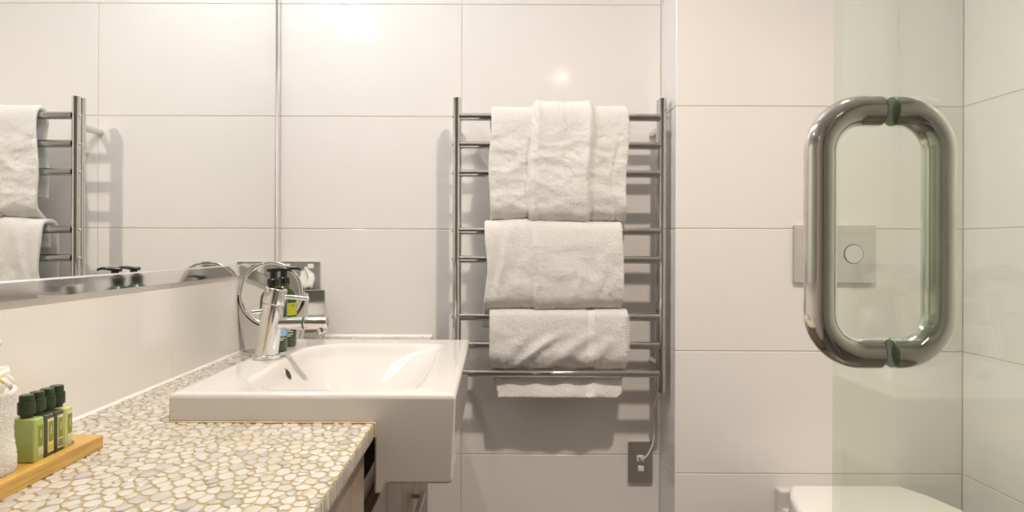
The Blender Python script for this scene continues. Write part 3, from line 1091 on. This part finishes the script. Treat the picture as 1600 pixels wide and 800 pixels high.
for p in low.data.polygons:
    cxu = (p.center.x + .346/2)/.346
    if .706 < cxu < .762: p.material_index = 1
# ruffled selvedge stitched down the right side of the lowest towel
bm = bmesh.new()
for k in range(17):
    z = -.172 - k*.0052
    y = YRL - .0235 - (.0015 if k > 2 else 0)
    cyl(bm, (.3315, y-.0005, CZ+z), (.3405, y+.003, CZ+z-.0012), .0019, .0013, 8)
obj('selvedge', bm, M['weave'], t)

# ------------------------------------------------------------------ large wall mirror
GX = -.5695
t = thing('wall_mirror', 'large wall mirror with a flat chrome frame above the countertop', 'mirror', (XL, 1.0, CZ-.066))
gy1 = 1.790; gz0 = CZ-.0415; gz1 = 2.02; gy0 = -.25
obj('glass', B(XL+.0002, GX, gy0, gy1, gz0, gz1), M['mirror'], t, sharp=20)
fw = .024
def frame_bar(pts_in, pts_out):
    """bevelled bar between the inner (glass) line and the outer (wall) line"""
    bm = bmesh.new()
    a0, a1 = pts_in; b0, b1 = pts_out
    mv = lambda p, q, d: (p[0] + (q[0]-p[0])*d, p[1] + (q[1]-p[1])*d)
    A0 = bm.verts.new((GX+.0032, *mv(a0, b0, .10))); A1 = bm.verts.new((GX+.0032, *mv(a1, b1, .10)))
    K0 = bm.verts.new((GX+.0002, *a0)); K1 = bm.verts.new((GX+.0002, *a1))
    B0 = bm.verts.new((GX+.0030, *b0)); B1 = bm.verts.new((GX+.0030, *b1))
    W0 = bm.verts.new((XL+.0002, *b0)); W1 = bm.verts.new((XL+.0002, *b1))
    for q in ((A0, A1, B1, B0), (K0, K1, A1, A0), (B0, B1, W1, W0), (K0, W0, W1, K1), (K0, A0, B0, W0), (K1, W1, B1, A1)):
        bm.faces.new(q)
    return bm
fm = mat('frame_chrome', (.86, .85, .86), .07, 1)
obj('frame_bar', frame_bar(((gy0, gz0), (gy1, gz0)), ((gy0-fw, gz0-fw), (gy1+fw, gz0-fw))), fm, t, sharp=10)
obj('frame_bar', frame_bar(((gy1, gz0), (gy1, gz1)), ((gy1+fw, gz0-fw), (gy1+fw, gz1+fw))), fm, t, sharp=10)
obj('frame_bar', frame_bar(((gy1, gz1), (gy0, gz1)), ((gy1+fw, gz1+fw), (gy0-fw, gz1+fw))), fm, t, sharp=10)
obj('frame_bar', frame_bar(((gy0, gz1), (gy0, gz0)), ((gy0-fw, gz1+fw), (gy0-fw, gz0-fw))), fm, t, sharp=10)

# ------------------------------------------------------------------ flush plate and toilet
t = thing('flush_plate', 'chrome flush plate with two round buttons on the right wall', 'flush plate', (.833, YP, CZ-.014))
obj('face_plate', prism(bmesh.new(), rrect(.833, CZ-.014, .200, .140, .0025, 2), YP-.0105, YP-.0002, 'y', .0012, 2), mat('plate_chrome', (.66, .645, .61), .06, 1), t)
for cx, r in ((.801, .0315), (.878, .0225)):
    b = obj('button', C((cx, YP-.0095, CZ-.014), (cx, YP-.0130, CZ-.014), r, n=40, bev=.001), M['chrome'], t)
    bm = bmesh.new()
    sweep(bm, [(cx + (r+.0008)*math.cos(2*PI*k/40), YP-.0105, CZ-.014 + (r+.0008)*math.sin(2*PI*k/40)) for k in range(40)], .0009, 6, closed=True)
    obj('button_gap', bm, M['dark'], b)

TCX = .846
t = thing('toilet', 'white ceramic toilet with closed lid below the flush plate', 'toilet', (TCX, 1.45, 0))
def d_outline(yb, yf, wb, wm, n=14):
    """D-shaped plan: straight back at yb, widening to wm, rounded front at yf"""
    pts = []
    ym = yb - (yb-yf)*.42
    right = [(wb-.012, yb), (wb-.003, yb-.004), (wb, yb-.014), (wb+(wm-wb)*.55, yb-(yb-ym)*.35), (wm, yb-(yb-ym)*.8), (wm, ym)]
    for k in range(1, n):
        a = k/n*PI/2
        right.append((wm*math.cos(a), ym - (ym-yf)*math.sin(a)))
    right.append((0, yf))
    pts = [(TCX+a, b) for a, b in right] + [(TCX-a, b) for a, b in reversed(right[:-1])]
    return pts
bm = bmesh.new()
prism(bm, d_outline(YP-.0006, 1.20, .150, .150), 0.0, .415, 'z', .006, 2)
obj('pan', bm, M['ceramic'], t, sharp=40)
bm = bmesh.new(); prism(bm, rrect(TCX, YP-.0165, .308, .032, .006, 3), .0, .457, 'z', .006, 3)
obj('back_shroud', bm, M['ceramic'], t, sharp=40)
bm = bmesh.new(); prism(bm, d_outline(1.640, 1.185, .130, .178), .4155, .437, 'z', .004, 2)
obj('seat', bm, M['white_plastic'], t, sharp=40)
bm = bmesh.new(); prism(bm, d_outline(1.638, 1.18, .137, .181), .4375, .473, 'z', .012, 4)
obj('lid', bm, mat('toilet_lid', (.86, .84, .80), .18), t, sharp=40)

# ------------------------------------------------------------------ glass shower door with its pull handle
GXD = .251
GT = .006
GYE = .4985
t = thing('shower_door', 'green-tinted frameless glass shower door standing open at the right', 'door', (GXD, -.48, .06))
obj('glass_pane', B(GXD-GT/2, GXD+GT/2, -.485, GYE, .06, 2.05, .0008, 1), M['pane'], t, sharp=20)
HY = .4368
hz0, hz1 = CZ-(549.5-386)*.4095e-3+.0, CZ+(386-172)*.4095e-3
hx0, hx1 = (1281.5-770)*.4095e-3, (1466.5-770)*.4095e-3
R_T = .0097
def loop_path(xa, xg):
    s = 1 if xa > xg else -1
    rc = .026
    pts = [(xg, HY, hz1)]
    for k in range(13):
        a = k/12*PI/2
        pts.append((xa - s*rc + s*rc*math.sin(a), HY, hz1 - rc + rc*math.cos(a)))
    for k in range(13):
        a = k/12*PI/2
        pts.append((xa - s*rc + s*rc*math.cos(a), HY, hz0 + rc - rc*math.sin(a)))
    pts.append((xg, HY, hz0))
    return pts
for nm, xa, xg in (('pull_handle', hx0, GXD-GT/2-.0012), ('pull_handle', hx1, GXD+GT/2+.0012)):
    bm = bmesh.new(); sweep(bm, loop_path(xa, xg), R_T, 32)
    h = obj(nm, bm, M['handle'], t, sharp=60)
    s = 1 if xa > GXD else -1
    for zz in (hz0, hz1):
        obj('washer', C((GXD+s*(GT/2+.0002), HY, zz), (GXD+s*(GT/2+.0016), HY, zz), R_T-.0006, n=28), mat('clear_washer', (.16, .19, .12), .25), h)
for zz in (.35, 1.75):
    hg = obj('hinge', B(GXD-.012, GXD+.012, -.500, -.42, zz-.045, zz+.045, .002), M['chrome'], t)

# ------------------------------------------------------------------ bamboo tray, amenity bottles, rolled cloth with orchid
TRX0, TRX1, TRY0, TRY1 = -.562, -.461, .500, .810
t = thing('tray', 'long bamboo tray with a rounded hollow on the countertop', 'tray', ((TRX0+TRX1)/2, (TRY0+TRY1)/2, ZCT))
def tray_mesh():
    bm = bmesh.new()
    out = rrect((TRX0+TRX1)/2, (TRY0+TRY1)/2, TRX1-TRX0, TRY1-TRY0, .0015, 8)
    inn = rrect((TRX0+TRX1)/2 + .0, (TRY0+TRY1)/2, TRX1-TRX0-.022, TRY1-TRY0-.026, .036, 8)
    inn2 = rrect((TRX0+TRX1)/2 + .0, (TRY0+TRY1)/2, TRX1-TRX0-.028, TRY1-TRY0-.032, .033, 8)
    zb, zt_, zf = ZCT+.0009, ZCT+.0158, ZCT+.0100
    n = len(out)
    L = [[bm.verts.new((a, b, z)) for a, b in poly] for poly, z in ((out, zb), (out, zt_-.0006), ([(a + (-.0006 if a > -.5115 else .0006), b + (-.0006 if b > .655 else .0006)) for a, b in out], zt_), (inn, zt_), (inn2, zf))]
    for p, q in zip(L, L[1:]):
        for i in range(n):
            bm.faces.new((p[i], p[(i+1) % n], q[(i+1) % n], q[i]))
    bm.faces.new(L[0][::-1]); bm.faces.new(L[-1])
    return bm
obj('tray_board', tray_mesh(), M['bamboo'], t, sharp=30)
TF = ZCT + .0102
def amenity(y0, body_m, label, scheme, x1=-.4815, dep=.0156):
    wx = .029
    xc, yc = x1 - wx/2, y0 + dep/2
    t = thing('toiletry_bottle', label, 'bottle', (xc, yc, TF), 'travel bottles lined up in the tray')
    bm = bmesh.new()
    prism(bm, rrect(xc, yc, wx, dep, .0035, 4), TF, TF+.0465, 'z', .0022, 3)
    obj('body', bm, body_m, t)
    bm = bmesh.new(); lathe(bm, (xc, yc, TF), [(.0062, .0455), (.0062, .0500), (.0082, .0502), (.0086, .0512), (.0086, .0625), (.0078, .0637), (.0068, .0640), (.0068, .0645), (.0072, .0650), (.0072, .0695), (.0064, .0707), (0, .0707)], 26)
    obj('cap', bm, M['cap_green'], t)
    # label on the side that faces the room: cream ground, green field, lower panel and print
    def lab(name, m, ya, yb, za, zb_, lift, par):
        return obj(name, B(x1-.0003, x1+lift, y0+ya*dep, y0+yb*dep, TF+za, TF+zb_), m, par, sharp=None)
    L0 = lab('label', M['label_cream'] if scheme[0] else body_m, .20, .84, .005, .0415, .0003, t)
    lab('label_field', scheme[1], .28, .77, .0165, .0385, .0005, L0)
    lab('label_panel', scheme[2], .28, .77, .007, .0145, .0005, L0)
    lab('label_emblem', M['print_grey'], .46, .60, .025, .033, .0007, L0)
    for k in range(2): lab('printed_line', M['print_grey'], .33, .70, .0088+k*.003, .0095+k*.003, .0007, L0)
    return t
amenity(.7195, M['lime'], 'light green travel bottle, nearest of four in the bamboo tray', (0, M['label_green'], M['label_cream']))
amenity(.7363, M['olive'], 'dark olive travel bottle with a yellow label panel in the tray', (1, M['label_green'], M['label_yellow']))
amenity(.7531, M['olive'], 'dark olive travel bottle without yellow, third in the tray row', (1, M['label_green'], M['label_dkgreen']))
amenity(.7699, M['pale_lime'], 'pale lime travel bottle at the far end of the bamboo tray', (1, M['label_green'], M['label_cream']), dep=.0150)

# rolled washcloth standing in the tray
RCX, RCY, RR = -.510, .677, .0325
t = thing('washcloth', 'rolled white washcloth standing upright in the bamboo tray', 'washcloth', (RCX, RCY, TF))
bm = bmesh.new()
sp = []
turns = 3.2; NS = 190
for k in range(NS+1):
    a = k/NS*turns*2*PI
    sp.append((a, .006 + (RR-.006-.004)*(k/NS)))
NH = 34; HT = .086
O, I = [], []
for k, (a, r) in enumerate(sp):
    ro, ri = [], []
    for h in range(NH+1):
        v = h/NH
        wob = 1 + .05*math.sin(v*7+.6) - .05*math.exp(-((v-.42)/.14)**2) + .03*mnoise.noise((math.cos(a)*1.5, math.sin(a)*1.5, v*4))
        bulge = .0 if 0 < h < NH else -.0012
        fz = .0010*mnoise.noise((math.cos(a)*r*300, math.sin(a)*r*300, v*26))
        zz = TF + .0006 + HT*v + (.004*mnoise.noise((a*.5, 3, 1)) + .002*math.sin(a*2))*v**6
        t0 = .0038 if 0 < h < NH else .0022
        ro.append(bm.verts.new((RCX + math.cos(a+.5)*(r*wob+t0+fz), RCY + math.sin(a+.5)*(r*wob+t0+fz), zz)))
        ri.append(bm.verts.new((RCX + math.cos(a+.5)*(r*wob-t0*.25), RCY + math.sin(a+.5)*(r*wob-t0*.25), zz)))
    O.append(ro); I.append(ri)
for k in range(NS):
    for h in range(NH):
        bm.faces.new((O[k][h], O[k+1][h], O[k+1][h+1], O[k][h+1]))
        bm.faces.new((I[k][h], I[k][h+1], I[k+1][h+1], I[k+1][h]))
    bm.faces.new((O[k][0], I[k][0], I[k+1][0], O[k+1][0]))
    bm.faces.new((O[k][NH], O[k+1][NH], I[k+1][NH], I[k][NH]))
for q in (0, NS):
    for h in range(NH):
        bm.faces.new((O[q][h], O[q][h+1], I[q][h+1], I[q][h]))
obj('cloth', bm, M['terry'], t, sharp=60)

# orchid sprig tucked into the roll
SX, SY = RCX+.004, RCY-.004
t = thing('orchid', 'white orchid sprig rising out of the rolled washcloth', 'flower', (SX, SY, TF+.075))
bm = bmesh.new()
stem = catmull([(SX, SY, TF+.05), (SX+.006, SY, TF+.085), (SX+.012, SY+.002, TF+.098), (SX+.009, SY+.003, TF+.12), (SX+.004, SY+.002, TF+.138)], 8)
sweep(bm, stem, .0017, 8)
sweep(bm, catmull([(SX+.010, SY+.001, TF+.094), (SX+.016, SY-.001, TF+.1), (SX+.021, SY-.003, TF+.099)], 6), .0013, 8)
obj('stem', bm, M['stem'], t)
def petal(c, ang, face, ln, wd, cup):
    bm = bmesh.new()
    f = Vector(face).normalized()
    _, u, v = frame_of(f)
    ax_ = u*math.cos(ang) + v*math.sin(ang)
    sd = f.cross(ax_)
    rows = []
    n, mm = 9, 6
    for i in range(n+1):
        tt = i/n
        half = wd*math.sin(PI*min(1, .06+tt*.94))**.7*(.55+.6*tt*(1.3-tt))
        row = []
        for j in range(-mm, mm+1):
            q = j/mm
            row.append(bm.verts.new(Vector(c) + ax_*(tt*ln) + sd*(half*q) + f*(cup*tt*tt*(-1) + .18*wd*(1-q*q) + .0007*math.sin(q*5+tt*6))))
        rows.append(row)
    for a, b in zip(rows, rows[1:]):
        for j in range(2*mm):
            bm.faces.new((a[j], a[j+1], b[j+1], b[j]))
    o = obj('petal', bm, M['petal'], t, sharp=60)
    md = o.modifiers.new('thick', 'SOLIDIFY'); md.thickness = .0009
    return o
for c, face, sc in (((SX+.021, SY-.004, TF+.098), (.65, -.75, .3), .85), ((SX+.003, SY-.002, TF+.137), (.2, -.95, .2), 1.0)):
    for k in range(5):
        petal(c, 2*PI*k/5 + .35, face, .0185*sc*(1.05 if k % 2 else .95), .0095*sc, .005)
    bm = bmesh.new(); bmesh.ops.create_icosphere(bm, subdivisions=2, radius=.0032)
    fv = Vector(face).normalized()
    bmesh.ops.translate(bm, verts=bm.verts, vec=Vector(c) + fv*.003)
    obj('lip', bm, M['petal_core'], t)
